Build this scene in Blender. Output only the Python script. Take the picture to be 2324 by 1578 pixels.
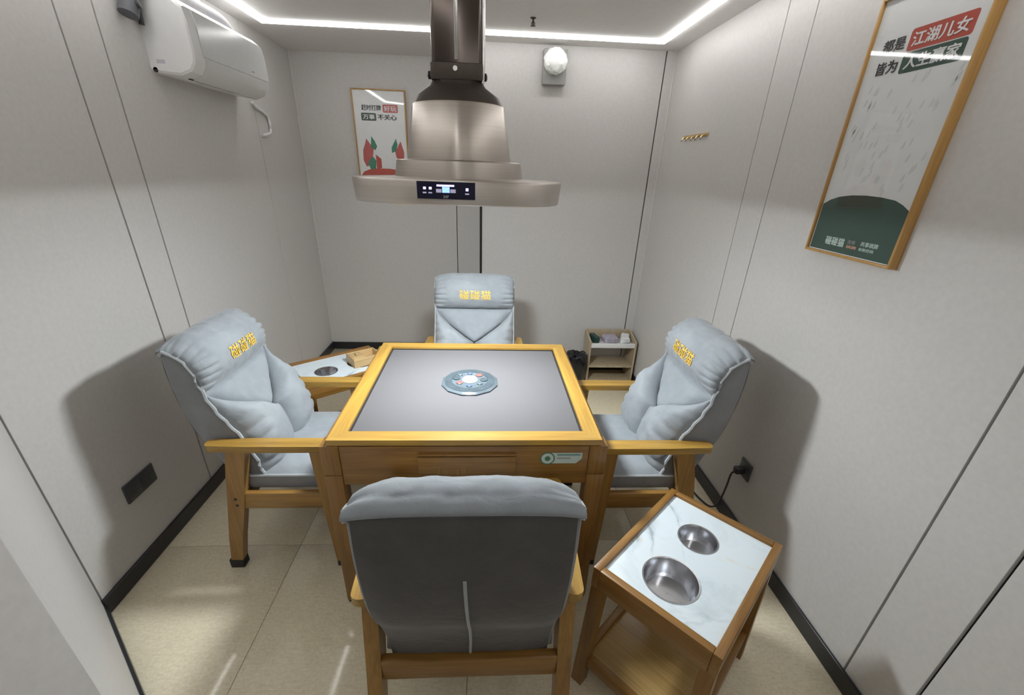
import bpy, bmesh, math, random
from mathutils import Vector, Matrix, noise

random.seed(7)
PI = math.pi
scene = bpy.context.scene
for o in list(bpy.data.objects):
    bpy.data.objects.remove(o, do_unlink=True)
COL = scene.collection

# ------------------------------------------------------------------ camera, world, exposure
cam_data = bpy.data.cameras.new('camera')
cam = bpy.data.objects.new('camera', cam_data)
COL.objects.link(cam)
cam_data.sensor_width = 36.0
cam_data.lens = 973.34 / 2324 * 36.0
cam_data.shift_x = (1162 - 1157.14) / 2324
cam_data.shift_y = (843.39 - 789) / 2324
cam_data.clip_start = 0.02
R = Matrix(((0.99832611, -0.00738979, -0.05736173),
            (-0.04871644, 0.42710933, -0.90288666),
            (0.03117188, 0.90416979, 0.4260344)))
M4 = R.to_4x4()
M4.translation = Vector((0, 0, 1.62))
cam.matrix_world = M4
scene.camera = cam

world = bpy.data.worlds.new('world')
scene.world = world
world.use_nodes = True
world.node_tree.nodes['Background'].inputs[0].default_value = (0.9, 0.95, 1, 1)
world.node_tree.nodes['Background'].inputs[1].default_value = 0.05
vs = scene.view_settings
vs.view_transform = 'Standard'
vs.look = 'None'
vs.gamma = 1.0
vs.use_curve_mapping = False
vs.exposure = 0.0
STRIP_POWER = 12.5      # emission of the ceiling light strip
LAMP_POWER = 400.0       # emission of the lamp under the hood

# ------------------------------------------------------------------ room numbers
XL, XR, YB, YBR, ZC = -1.465, 1.262, 3.93, 3.43, 2.365
XS = -0.04                      # the step between the two back walls
AX0, AY0, AX1, AY1 = -1.465, 1.185, -0.690, 0.487   # the angled wall
YF = -1.3

# ------------------------------------------------------------------ materials
def nt(name):
    m = bpy.data.materials.new(name)
    m.use_nodes = True
    t = m.node_tree
    return m, t, t.nodes['Principled BSDF']

def N(t, kind, **kw):
    n = t.nodes.new(kind)
    for k, v in kw.items():
        if k in n.inputs:
            n.inputs[k].default_value = v
        else:
            setattr(n, k, v)
    return n

def coords(t, scale=(1, 1, 1), out='Object'):
    tc = N(t, 'ShaderNodeTexCoord')
    mp = N(t, 'ShaderNodeMapping')
    mp.inputs['Scale'].default_value = scale
    t.links.new(tc.outputs[out], mp.inputs['Vector'])
    return mp.outputs['Vector']

def ramp(t, fac, stops):
    r = N(t, 'ShaderNodeValToRGB')
    e = r.color_ramp.elements
    while len(e) < len(stops):
        e.new(0.5)
    for el, (p, c) in zip(e, stops):
        el.position = p
        el.color = (*c, 1)
    t.links.new(fac, r.inputs['Fac'])
    return r.outputs['Color']

def bump(t, b, height, strength=0.2, dist=0.002):
    n = N(t, 'ShaderNodeBump', Strength=strength, Distance=dist)
    t.links.new(height, n.inputs['Height'])
    t.links.new(n.outputs['Normal'], b.inputs['Normal'])

def plain(name, col, rough=0.5, metal=0.0, var=0.06, scale=30.0, bumpy=0.0, coat=0.0, spec=0.5):
    m, t, b = nt(name)
    v = coords(t)
    n = N(t, 'ShaderNodeTexNoise', Scale=scale, Detail=4.0)
    t.links.new(v, n.inputs['Vector'])
    lo = tuple(max(0, c * (1 - var)) for c in col)
    hi = tuple(min(1, c * (1 + var)) for c in col)
    t.links.new(ramp(t, n.outputs['Fac'], [(0.3, lo), (0.7, hi)]), b.inputs['Base Color'])
    b.inputs['Roughness'].default_value = rough
    b.inputs['Metallic'].default_value = metal
    b.inputs['Specular IOR Level'].default_value = spec
    b.inputs['Coat Weight'].default_value = coat
    if bumpy:
        bump(t, b, n.outputs['Fac'], bumpy)
    return m

def wood(name, dark, mid, light, axis, rough=0.32, scale=1.0, coat=0.25):
    m, t, b = nt(name)
    s = [26.0 * scale] * 3
    s['xyz'.index(axis)] = 1.7 * scale
    v = coords(t, tuple(s))
    n1 = N(t, 'ShaderNodeTexNoise', Scale=1.0, Detail=6.0, Roughness=0.6, Distortion=0.5)
    t.links.new(v, n1.inputs['Vector'])
    c1 = ramp(t, n1.outputs['Fac'], [(0.25, dark), (0.5, mid), (0.78, light)])
    s2 = [170.0] * 3
    s2['xyz'.index(axis)] = 5.0
    v2 = coords(t, tuple(s2))
    n2 = N(t, 'ShaderNodeTexNoise', Scale=1.0, Detail=3.0)
    t.links.new(v2, n2.inputs['Vector'])
    mx = N(t, 'ShaderNodeMix', data_type='RGBA', blend_type='MULTIPLY')
    mx.inputs['Factor'].default_value = 0.45
    t.links.new(c1, mx.inputs['A'])
    t.links.new(ramp(t, n2.outputs['Fac'], [(0.35, (0.62, 0.55, 0.48)), (0.6, (1, 1, 1))]), mx.inputs['B'])
    t.links.new(mx.outputs['Result'], b.inputs['Base Color'])
    b.inputs['Roughness'].default_value = rough
    b.inputs['Coat Weight'].default_value = coat
    b.inputs['Coat Roughness'].default_value = 0.25
    bump(t, b, n2.outputs['Fac'], 0.08, 0.001)
    return m

def fabric(name, col, dark):
    m, t, b = nt(name)
    v = coords(t)
    n1 = N(t, 'ShaderNodeTexNoise', Scale=9.0, Detail=5.0, Roughness=0.6)
    t.links.new(v, n1.inputs['Vector'])
    t.links.new(ramp(t, n1.outputs['Fac'], [(0.3, dark), (0.66, col)]), b.inputs['Base Color'])
    n2 = N(t, 'ShaderNodeTexNoise', Scale=420.0, Detail=2.0)
    t.links.new(v, n2.inputs['Vector'])
    n3 = N(t, 'ShaderNodeTexNoise', Scale=22.0, Detail=3.0, Distortion=0.8)
    t.links.new(v, n3.inputs['Vector'])
    ad = N(t, 'ShaderNodeMath', operation='MULTIPLY_ADD')
    t.links.new(n2.outputs['Fac'], ad.inputs[0])
    ad.inputs[1].default_value = 0.12
    t.links.new(n3.outputs['Fac'], ad.inputs[2])
    bump(t, b, ad.outputs[0], 0.35, 0.006)
    b.inputs['Roughness'].default_value = 0.85
    b.inputs['Specular IOR Level'].default_value = 0.2
    b.inputs['Sheen Weight'].default_value = 0.25
    b.inputs['Sheen Roughness'].default_value = 0.4
    return m

def brushed(name, col, rough=0.3, axis='x', metal=1.0):
    m, t, b = nt(name)
    s = [2.0, 2.0, 700.0] if axis == 'r' else [3.0 if a == axis else 500.0 for a in 'xyz']
    v = coords(t, tuple(s))
    n = N(t, 'ShaderNodeTexNoise', Scale=1.0, Detail=2.0)
    t.links.new(v, n.inputs['Vector'])
    t.links.new(ramp(t, n.outputs['Fac'], [(0.3, tuple(c * 0.88 for c in col)), (0.7, col)]), b.inputs['Base Color'])
    b.inputs['Metallic'].default_value = metal
    b.inputs['Roughness'].default_value = rough
    if axis == 'r':
        b.inputs['Anisotropic'].default_value = 0.85
        b.inputs['Anisotropic Rotation'].default_value = 0.25
        tg = N(t, 'ShaderNodeTangent', direction_type='RADIAL', axis='Z')
        t.links.new(tg.outputs[0], b.inputs['Tangent'])
    else:
        bump(t, b, n.outputs['Fac'], 0.05, 0.0005)
    return m

def emit(name, col, power):
    m, t, b = nt(name)
    b.inputs['Base Color'].default_value = (0.8, 0.8, 0.8, 1)
    b.inputs['Emission Color'].default_value = (*col, 1)
    b.inputs['Emission Strength'].default_value = power
    return m

def marble(name):
    m, t, b = nt(name)
    v = coords(t, (1, 1, 1))
    n0 = N(t, 'ShaderNodeTexNoise', Scale=4.0, Detail=6.0, Roughness=0.6, Distortion=1.2)
    t.links.new(v, n0.inputs['Vector'])
    n1 = N(t, 'ShaderNodeTexNoise', Scale=2.3, Detail=5.0, Roughness=0.5, Distortion=0.9)
    t.links.new(v, n1.inputs['Vector'])
    sub = N(t, 'ShaderNodeMath', operation='SUBTRACT')
    t.links.new(n1.outputs['Fac'], sub.inputs[0]); sub.inputs[1].default_value = 0.5
    ab = N(t, 'ShaderNodeMath', operation='ABSOLUTE')
    t.links.new(sub.outputs[0], ab.inputs[0])
    msk = N(t, 'ShaderNodeTexNoise', Scale=5.0, Detail=2.0)
    t.links.new(v, msk.inputs['Vector'])
    mad = N(t, 'ShaderNodeMath', operation='MULTIPLY_ADD')
    t.links.new(ramp(t, msk.outputs['Fac'], [(0.42, (1, 1, 1)), (0.60, (0, 0, 0))]), mad.inputs[0]); mad.inputs[1].default_value = 0.03
    t.links.new(ab.outputs[0], mad.inputs[2])
    vein = ramp(t, mad.outputs[0], [(0.0, (0.40, 0.42, 0.43)), (0.012, (0.80, 0.83, 0.84)), (0.035, (1, 1, 1))])
    cloud = ramp(t, n0.outputs['Fac'], [(0.36, (0.57, 0.65, 0.70)), (0.50, (0.66, 0.745, 0.80)), (0.60, (0.66, 0.74, 0.79)), (0.68, (0.68, 0.60, 0.47))])
    mx = N(t, 'ShaderNodeMix', data_type='RGBA', blend_type='MULTIPLY')
    mx.inputs['Factor'].default_value = 0.75
    t.links.new(cloud, mx.inputs['A']); t.links.new(vein, mx.inputs['B'])
    t.links.new(mx.outputs['Result'], b.inputs['Base Color'])
    b.inputs['Roughness'].default_value = 0.12
    return m

def tile_mat(name):
    m, t, b = nt(name)
    v = coords(t, (1, 1, 1))
    n0 = N(t, 'ShaderNodeTexNoise', Scale=90.0, Detail=5.0, Roughness=0.7)
    t.links.new(v, n0.inputs['Vector'])
    v2 = coords(t, (30, 120, 1))
    n1 = N(t, 'ShaderNodeTexNoise', Scale=1.0, Detail=3.0)
    t.links.new(v2, n1.inputs['Vector'])
    mx = N(t, 'ShaderNodeMix', data_type='RGBA', blend_type='MULTIPLY')
    mx.inputs['Factor'].default_value = 0.4
    t.links.new(ramp(t, n0.outputs['Fac'], [(0.35, (0.74, 0.66, 0.48)), (0.62, (0.85, 0.77, 0.585))]), mx.inputs['A'])
    t.links.new(ramp(t, n1.outputs['Fac'], [(0.35, (0.82, 0.80, 0.76)), (0.6, (1, 1, 1))]), mx.inputs['B'])
    t.links.new(mx.outputs['Result'], b.inputs['Base Color'])
    b.inputs['Roughness'].default_value = 0.09
    b.inputs['Specular IOR Level'].default_value = 0.5
    return m

def pane_mat(name):
    m = bpy.data.materials.new(name)
    m.use_nodes = True
    t = m.node_tree
    t.nodes.clear()
    out = N(t, 'ShaderNodeOutputMaterial')
    mix = N(t, 'ShaderNodeMixShader')
    lw = N(t, 'ShaderNodeLayerWeight', Blend=0.5)
    pw = N(t, 'ShaderNodeMath', operation='POWER')
    t.links.new(lw.outputs['Facing'], pw.inputs[0]); pw.inputs[1].default_value = 5.0
    fr = N(t, 'ShaderNodeMath', operation='MULTIPLY_ADD')
    t.links.new(pw.outputs[0], fr.inputs[0]); fr.inputs[1].default_value = 0.96; fr.inputs[2].default_value = 0.04
    tr = N(t, 'ShaderNodeBsdfTransparent')
    gl = N(t, 'ShaderNodeBsdfGlossy', Roughness=0.03)
    t.links.new(fr.outputs[0], mix.inputs[0])
    t.links.new(tr.outputs[0], mix.inputs[1])
    t.links.new(gl.outputs[0], mix.inputs[2])
    t.links.new(mix.outputs[0], out.inputs[0])
    return m

WALL = plain('wall_panel_linen', (0.615, 0.60, 0.585), 0.45, var=0.03, scale=60, bumpy=0.02, spec=0.35)
GROOVE = plain('groove_black', (0.012, 0.012, 0.012), 0.7)
CEIL = plain('ceiling_white', (0.80, 0.79, 0.775), 0.7, var=0.02)
SKIRT = plain('skirting_black', (0.018, 0.018, 0.022), 0.3)
CAULK = plain('corner_bead', (0.72, 0.69, 0.67), 0.5)
TILE = tile_mat('polished_beige_tile')
GROUT = plain('grout', (0.30, 0.26, 0.19), 0.8)
_w = ((0.25, 0.135, 0.026), (0.40, 0.235, 0.046), (0.53, 0.335, 0.070))
_v = ((0.215, 0.108, 0.026), (0.335, 0.180, 0.045), (0.445, 0.255, 0.068))
WX, WY, WZ = (wood('oak_' + a, *_w, a) for a in 'xyz')
VX, VY, VZ = (wood('frame_oak_shade_' + a, *_v, a) for a in 'xyz')  # same oak as the armrests, with shade on legs and rails put into its colour
_t = ((0.31, 0.17, 0.030), (0.43, 0.255, 0.048), (0.53, 0.335, 0.070))
TX, TY = (wood('table_oak_' + a, *_t, a, 0.28) for a in 'xy')
_d = ((0.165, 0.078, 0.016), (0.265, 0.130, 0.028), (0.35, 0.185, 0.044))
DX, DY, DZ = (wood('brown_oak_shade_' + a, *_d, a, 0.4) for a in 'xyz')  # browner oak; on the game table this puts side shade into the colour
PLY = wood('plywood', (0.36, 0.22, 0.075), (0.46, 0.30, 0.11), (0.55, 0.37, 0.15), 'x', 0.25, 0.5)
SHELFW = wood('pale_laminate', (0.42, 0.34, 0.22), (0.50, 0.41, 0.28), (0.56, 0.47, 0.33), 'z', 0.5)
BOXW = wood('pale_bamboo', (0.50, 0.33, 0.15), (0.60, 0.42, 0.20), (0.68, 0.50, 0.27), 'x', 0.45)
FAB = fabric('suede_blue_grey', (0.32, 0.35, 0.378), (0.262, 0.288, 0.315))
FABS = fabric('suede_side_grey', (0.27, 0.275, 0.285), (0.22, 0.225, 0.235))
FABD = fabric('suede_charcoal', (0.105, 0.100, 0.098), (0.082, 0.079, 0.078))
PIPE = fabric('suede_piping', (0.42, 0.44, 0.46), (0.36, 0.38, 0.40))
GOLD = plain('gold_thread', (0.80, 0.50, 0.07), 0.5, var=0.15, scale=200)
FELT = plain('lilac_felt', (0.140, 0.137, 0.144), 0.95, var=0.03, scale=300, bumpy=0.05, spec=0.1)
BLACK = plain('black_plastic', (0.02, 0.02, 0.022), 0.4)
RUBBER = plain('black_rubber', (0.02, 0.02, 0.02), 0.6)
DARKIN = plain('dark_machine', (0.03, 0.03, 0.032), 0.7)
WHITE = plain('white_plastic', (0.80, 0.80, 0.80), 0.35, var=0.02)
WHITE2 = plain('white_panel', (0.70, 0.71, 0.71), 0.25, var=0.02)
GREYPL = plain('grey_plastic', (0.30, 0.31, 0.33), 0.45)
SOCK = plain('socket_graphite', (0.055, 0.058, 0.064), 0.4)
STEEL = brushed('stainless_champagne', (0.60, 0.555, 0.51), 0.34, 'r')
STEELZ = brushed('stainless_cone', (0.66, 0.60, 0.545), 0.30, 'r')
STEEL2 = brushed('stainless_cup', (0.62, 0.63, 0.66), 0.2, 'x')
DUCT = plain('bronze_duct', (0.085, 0.068, 0.060), 0.16, metal=0.75, var=0.1, scale=8, bumpy=0.05)
DUCT2 = plain('bronze_collar', (0.10, 0.082, 0.072), 0.4, metal=0.6)
CHROME = plain('chrome', (0.65, 0.64, 0.63), 0.2, metal=1.0)
BRASS = plain('brass', (0.66, 0.50, 0.26), 0.3, metal=1.0)
STRIP = emit('strip_light', (1.0, 0.985, 0.97), STRIP_POWER)
LAMP = emit('hood_lamp', (0.93, 0.985, 1.0), LAMP_POWER)
SCREEN = plain('screen_glass', (0.006, 0.006, 0.03), 0.1, var=0.0)
ICON = emit('icon_violet', (0.55, 0.45, 1.0), 2.2)
ICON2 = emit('icon_blue', (0.10, 0.32, 1.0), 1.8)
ICON3 = emit('icon_glow', (0.05, 0.04, 0.30), 0.5)
BAG = plain('bin_liner', (0.008, 0.008, 0.011), 0.22, var=0.0)
MARB = marble('white_marble')
PANE = pane_mat('picture_glass')
FRAMEW = wood('frame_oak', (0.42, 0.22, 0.06), (0.50, 0.28, 0.08), (0.58, 0.34, 0.11), 'z', 0.45)
PAPER = plain('poster_paper', (0.86, 0.88, 0.89), 0.5, var=0.02)
PGREY = plain('poster_speckle', (0.76, 0.78, 0.78), 0.5)
PRED = plain('poster_red', (0.52, 0.075, 0.045), 0.5)
PRED2 = plain('poster_rose', (0.55, 0.11, 0.10), 0.5)
PGREEN = plain('poster_green', (0.022, 0.075, 0.055), 0.5)
PGREEN2 = plain('poster_leaf_green', (0.04, 0.26, 0.16), 0.5)
PBLACK = plain('poster_black', (0.02, 0.018, 0.025), 0.5)
PORANGE = plain('poster_orange', (0.70, 0.36, 0.25), 0.5)
PLIGHT = plain('poster_mint', (0.55, 0.68, 0.63), 0.5)
ICEB = plain('disc_ice', (0.105, 0.135, 0.155), 0.2, var=0.2, scale=12)
ICED = plain('disc_slate', (0.062, 0.083, 0.098), 0.2, var=0.15, scale=20)
ROSE = plain('button_rose', (0.26, 0.11, 0.10), 0.25)
BLUEB = plain('button_blue', (0.08, 0.11, 0.18), 0.25)
DOME = plain('dome_white', (0.55, 0.58, 0.60), 0.1, var=0.01)
STICKG = plain('sticker_green', (0.05, 0.17, 0.11), 0.4)
STICKW = plain('sticker_mint', (0.50, 0.60, 0.55), 0.4)
STICKT = plain('sticker_teal', (0.16, 0.30, 0.28), 0.4)
FILM = plain('crumpled_film', (0.85, 0.86, 0.84), 0.25, var=0.04, scale=40)
TISSUE = plain('tissue_lilac', (0.42, 0.38, 0.46), 0.6, var=0.2, scale=60)
PACKG = plain('pack_dark_green', (0.02, 0.06, 0.05), 0.4)

# ------------------------------------------------------------------ object helpers
def link(name, mesh, parent=None, mat=None):
    o = bpy.data.objects.new(name, mesh)
    COL.objects.link(o)
    if mat and not mesh.materials:
        mesh.materials.append(mat)
    if parent:
        o.parent = parent
    return o

def tag(o, label=None, cat=None, group=None, kind=None):
    if label: o['label'] = label
    if cat: o['category'] = cat
    if group: o['group'] = group
    if kind: o['kind'] = kind
    return o

def empty(name, loc, rz=0.0, label=None, cat=None, group=None):
    o = bpy.data.objects.new(name, None)
    o.empty_display_size = 0.05
    COL.objects.link(o)
    o.location = loc
    o.rotation_euler = (0, 0, rz)
    return tag(o, label, cat, group)

class MB:
    def __init__(s):
        s.bm = bmesh.new()
    def box(s, x0, x1, y0, y1, z0, z1, bev=0.0, seg=2):
        b = bmesh.new()
        r = bmesh.ops.create_cube(b, size=1)
        for v in b.verts:
            v.co = Vector(((x0 + x1) / 2 + v.co.x * (x1 - x0), (y0 + y1) / 2 + v.co.y * (y1 - y0), (z0 + z1) / 2 + v.co.z * (z1 - z0)))
        if bev:
            bmesh.ops.bevel(b, geom=b.edges[:], offset=bev, segments=seg, profile=0.5, affect='EDGES')
        s.join(b)
        return s
    def join(s, b, mat=None):
        if mat: bmesh.ops.transform(b, matrix=mat, verts=b.verts)
        me = bpy.data.meshes.new('tmp')
        b.to_mesh(me); b.free()
        s.bm.from_mesh(me)
        bpy.data.meshes.remove(me)
        return s
    def loft(s, rings, cap=True, closed=True):
        V = [[s.bm.verts.new(p) for p in r] for r in rings]
        n = len(rings[0])
        for i in range(len(V) - 1):
            for j in range(n if closed else n - 1):
                k = (j + 1) % n
                s.bm.faces.new((V[i][j], V[i][k], V[i + 1][k], V[i + 1][j]))
        if cap:
            s.bm.faces.new(V[0][::-1]); s.bm.faces.new(V[-1])
        return s
    def lathe(s, prof, n=32, c=(0, 0, 0)):
        rings = []
        for r, z in prof:
            rings.append([Vector((c[0] + r * math.cos(2 * PI * k / n), c[1] + r * math.sin(2 * PI * k / n), c[2] + z)) for k in range(n)])
        return s.loft(rings)
    def tube(s, pts, r, n=8):
        pts = [Vector(p) for p in pts]
        rings = []
        up = Vector((0, 0, 1))
        for i, p in enumerate(pts):
            d = (pts[min(i + 1, len(pts) - 1)] - pts[max(i - 1, 0)]).normalized()
            a = d.cross(up)
            if a.length < 0.05: a = d.cross(Vector((1, 0, 0)))
            a.normalize(); b = d.cross(a)
            rings.append([p + (a * math.cos(2 * PI * k / n) + b * math.sin(2 * PI * k / n)) * r for k in range(n)])
        return s.loft(rings)
    def prism(s, poly, fn, d0, d1):
        """poly of 2-D points, fn(u, v, d) -> point; extruded d0..d1"""
        return s.loft([[Vector(fn(u, v, d0)) for u, v in poly], [Vector(fn(u, v, d1)) for u, v in poly]])
    def bevel(s, off, seg=2, ang=0.6):
        ed = [e for e in s.bm.edges if len(e.link_faces) == 2 and e.calc_face_angle(0) > ang]
        bmesh.ops.bevel(s.bm, geom=ed, offset=off, segments=seg, profile=0.5, affect='EDGES')
        return s
    def build(s, name, mat, parent=None, smooth=True, ang=0.7):
        bmesh.ops.recalc_face_normals(s.bm, faces=s.bm.faces[:])
        me = bpy.data.meshes.new(name)
        s.bm.to_mesh(me); s.bm.free()
        if smooth:
            me.polygons.foreach_set('use_smooth', [True] * len(me.polygons))
            me.set_sharp_from_angle(angle=ang)
        return link(name, me, parent, mat)

def rbox(name, mat, parent, *a, bev=0.003):
    return MB().box(*a, bev=bev).build(name, mat, parent)

def smooth_path(pts, n):
    """Catmull-Rom through 2-D/3-D points, n samples evenly by arc length"""
    P = [Vector(p) for p in pts]
    out = []
    Q = [P[0] * 2 - P[1]] + P + [P[-1] * 2 - P[-2]]
    for i in range(1, len(Q) - 2):
        for k in range(16):
            t = k / 16
            p0, p1, p2, p3 = Q[i - 1], Q[i], Q[i + 1], Q[i + 2]
            out.append(0.5 * ((2 * p1) + (p2 - p0) * t + (2 * p0 - 5 * p1 + 4 * p2 - p3) * t * t + (3 * p1 - p0 - 3 * p2 + p3) * t ** 3))
    out.append(P[-1])
    L = [0.0]
    for a, b in zip(out, out[1:]): L.append(L[-1] + (b - a).length)
    res = []
    j = 0
    for k in range(n):
        s = L[-1] * k / (n - 1)
        while j < len(L) - 2 and L[j + 1] < s: j += 1
        f = (s - L[j]) / max(1e-9, L[j + 1] - L[j])
        res.append(out[j].lerp(out[j + 1], f))
    return res

def text_mesh(body, w, h, bold=0.0):
    """mesh of flat lettering scaled into a w x h box centred on the origin (XY)"""
    cu = bpy.data.curves.new('lettering', 'FONT')
    cu.body = body
    cu.size = 1.0
    cu.resolution_u = 3
    cu.fill_mode = 'FRONT'
    ob = bpy.data.objects.new('lettering', cu)
    COL.objects.link(ob)
    dg = bpy.context.evaluated_depsgraph_get()
    me = bpy.data.meshes.new_from_object(ob.evaluated_get(dg))
    bpy.data.objects.remove(ob, do_unlink=True)
    bpy.data.curves.remove(cu)
    if not me.vertices: return me
    xs = [v.co.x for v in me.vertices]; ys = [v.co.y for v in me.vertices]
    cx, cy = (min(xs) + max(xs)) / 2, (min(ys) + max(ys)) / 2
    sx, sy = w / (max(xs) - min(xs) + 2 * bold), h / (max(ys) - min(ys) + 2 * bold)
    bm = bmesh.new()
    for k, (dx, dy) in enumerate(((0, 0), (1, 0), (-1, 0), (0, 0.7), (0, -0.7)) if bold else ((0, 0),)):
        n0 = len(bm.verts)
        bm.from_mesh(me)
        bm.verts.ensure_lookup_table()
        for v in bm.verts[n0:]:
            v.co = Vector(((v.co.x - cx + dx * bold) * sx, (v.co.y - cy + dy * bold) * sy, 0.00004 * k))
    bm.to_mesh(me); bm.free()
    me.materials.clear()
    return me

def copy_tree(o, parent=None):
    c = o.copy(); COL.objects.link(c)
    if parent: c.parent = parent
    for ch in list(o.children):
        copy_tree(ch, c)
    return c

# ------------------------------------------------------------------ room shell
floor = MB().box(XL - 0.3, XR + 0.3, YF - 0.2, YB + 0.3, -0.10, -0.002).build('floor', GROUT)
tag(floor, 'polished beige tiled floor of the small room', kind='structure')
xs = [XL] + [x for x in (-0.855, -0.055, 0.745)] + [XR]
ys = [YF] + [-0.885, -0.085, 0.715, 1.515, 2.315, 3.115] + [YB]
J = 0.001
for i in range(len(xs) - 1):
    for j in range(len(ys) - 1):
        if xs[i + 1] < -0.7 and ys[j + 1] < 0.3: continue
        rbox('tile', TILE, floor, xs[i] + J, xs[i + 1] - J, ys[j] + J, ys[j + 1] - J, -0.0025, 0.0, bev=0.0006)

ceil = MB().box(XL - 0.2, XR + 0.2, YF - 0.2, YB + 0.2, ZC, ZC + 0.1).build('ceiling', CEIL)
tag(ceil, 'plain white ceiling with a lit strip around its edge', kind='structure')

def wall(name, p0, p1, grooves, label):
    """wall along p0 -> p1 with its face on that line, the room on the left-hand side; dark backing and 12 mm panels"""
    a, b = Vector((*p0, 0)), Vector((*p1, 0))
    d = (b - a); L = d.length; d.normalize()
    n = Vector((-d.y, d.x, 0))
    def box(s0, s1, d0, d1, z0, z1, bev):
        m = MB().box(s0, s1, d0, d1, z0, z1, bev=bev, seg=1)
        bmesh.ops.transform(m.bm, matrix=Matrix(((d.x, n.x, 0, a.x), (d.y, n.y, 0, a.y), (0, 0, 1, 0), (0, 0, 0, 1))), verts=m.bm.verts)
        return m
    w = box(0, L, -0.10, -0.012, 0, ZC, 0).build(name, GROOVE)
    tag(w, label, kind='structure')
    edges = [(0, 0)] + sorted(grooves) + [(L, 0)]
    for (s0, w0), (s1, w1) in zip(edges, edges[1:]):
        box(s0 + w0 / 2, s1 - w1 / 2, -0.012, 0.0, 0.0, ZC, 0.0007).build('panel', WALL, w)
    return w

wall('wall_left', (XL, YB), (XL, AY0), [(YB - 3.228, 0.004), (YB - 2.094, 0.009), (YB - 1.912, 0.009), (YB - AY0 - 0.004, 0.006)], 'left wall of warm grey panels with black joints')
wall('wall_angled', (AX0, AY0), (AX1, AY1), [], 'angled grey wall panel at the left foreground')
wall('wall_entry', (AX1, AY1), (AX1, YF), [], 'plain grey wall at the near left edge')
wall('wall_front', (AX1, YF), (XR, YF), [], 'plain grey wall behind the viewer')
wall('wall_right', (XR, YF), (XR, YBR), [(0.665 - YF, 0.009), (0.853 - YF, 0.007), (2.025 - YF, 0.006), (2.222 - YF, 0.006)], 'right wall of warm grey panels with black joints')
wall('wall_back_right', (XR, YBR), (XS, YBR), [(XR - 1.192, 0.008)], 'nearer right half of the back wall')
wall('wall_step', (XS, YBR + 0.013), (XS, YB), [], 'narrow return between the two back wall halves')
wall('wall_back', (XS, YB), (XL, YB), [(XS + 0.254, 0.006)], 'farther left half of the back wall')

def skirting(name, p0, p1, h=0.075, t=0.012):
    a, b = Vector((*p0, 0)), Vector((*p1, 0))
    d = (b - a); L = d.length; d.normalize(); n = Vector((-d.y, d.x, 0))
    m = MB().box(0, L, 0, t, 0, h, bev=0.002, seg=1)
    bmesh.ops.transform(m.bm, matrix=Matrix(((d.x, n.x, 0, a.x), (d.y, n.y, 0, a.y), (0, 0, 1, 0), (0, 0, 0, 1))), verts=m.bm.verts)
    tag(m.build(name, SKIRT), kind='structure')
skirting('baseboard_left', (XL, YB), (XL, AY0))
skirting('baseboard_angled', (AX0, AY0), (AX1, AY1), 0.05, 0.010)
skirting('baseboard_right', (XR, YF), (XR, YBR))
skirting('baseboard_back_right', (XR, YBR), (XS, YBR), 0.07)
skirting('baseboard_back', (XS, YB), (XL, YB), 0.07)
tag(rbox('trim_1', GROOVE, None, XS - 0.010, XS + 0.008, YBR - 0.006, YBR + 0.01, 0.0, ZC), 'black metal corner strip on the back wall step', kind='structure')
tag(rbox('trim_2', CAULK, None, XL, XL + 0.008, YB - 0.008, YB, 0.07, ZC), 'pale bead in the far left corner', kind='structure')
tag(rbox('trim_3', CAULK, None, XR - 0.007, XR, YBR - 0.007, YBR, 0.07, ZC), 'pale bead in the far right corner', kind='structure')

# LED strip around the ceiling
loop = [(-1.312, 3.205), (1.080, 3.205), (1.080, -0.75), (-0.15, -0.75), (-0.15, 0.30), (-1.312, 1.27)]  # near legs are out of view, added and shifted for the light they give
strip = empty('ceiling_light_strip', (0, 0, ZC), label='glowing white light strip running around the ceiling edge', cat='light')
HW = 0.012
def offset_loop(pts, o):
    res = []
    for i in range(len(pts)):
        p0, p, p1 = Vector(pts[i - 1]), Vector(pts[i]), Vector(pts[(i + 1) % len(pts)])
        d0, d1 = (p - p0).normalized(), (p1 - p).normalized()
        n0, n1 = Vector((d0.y, -d0.x)), Vector((d1.y, -d1.x))
        m = (n0 + n1); m *= o / (m.dot(n0))
        res.append(p + m)
    return res
oi, oo = offset_loop(loop, HW), offset_loop(loop, -HW)
for i in range(len(loop)):
    j = (i + 1) % len(loop)
    m = MB()
    m.loft([[Vector((*oi[i], 0)), Vector((*oi[i], -0.014)), Vector((*oo[i], -0.014)), Vector((*oo[i], 0))],
            [Vector((*oi[j], 0)), Vector((*oi[j], -0.014)), Vector((*oo[j], -0.014)), Vector((*oo[j], 0))]])
    m.build('diffuser', STRIP, strip, smooth=False)

# sprinkler head
sp = empty('ceiling_sprinkler', (0.245, 2.90, ZC), label='small dark metal sprinkler head hanging from the ceiling', cat='sprinkler')
MB().lathe([(0.016, 0), (0.016, -0.004), (0.006, -0.006), (0.006, -0.03)], 16).build('body', DUCT2, sp)
MB().lathe([(0.014, -0.034), (0.014, -0.037)], 12).build('deflector', DUCT2, sp)
for sgn in (-1, 1):
    MB().tube([(0.005 * sgn, 0, -0.018), (0.011 * sgn, 0, -0.026), (0.006 * sgn, 0, -0.035)], 0.002, 6).build('arm', DUCT2, sp)

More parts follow.
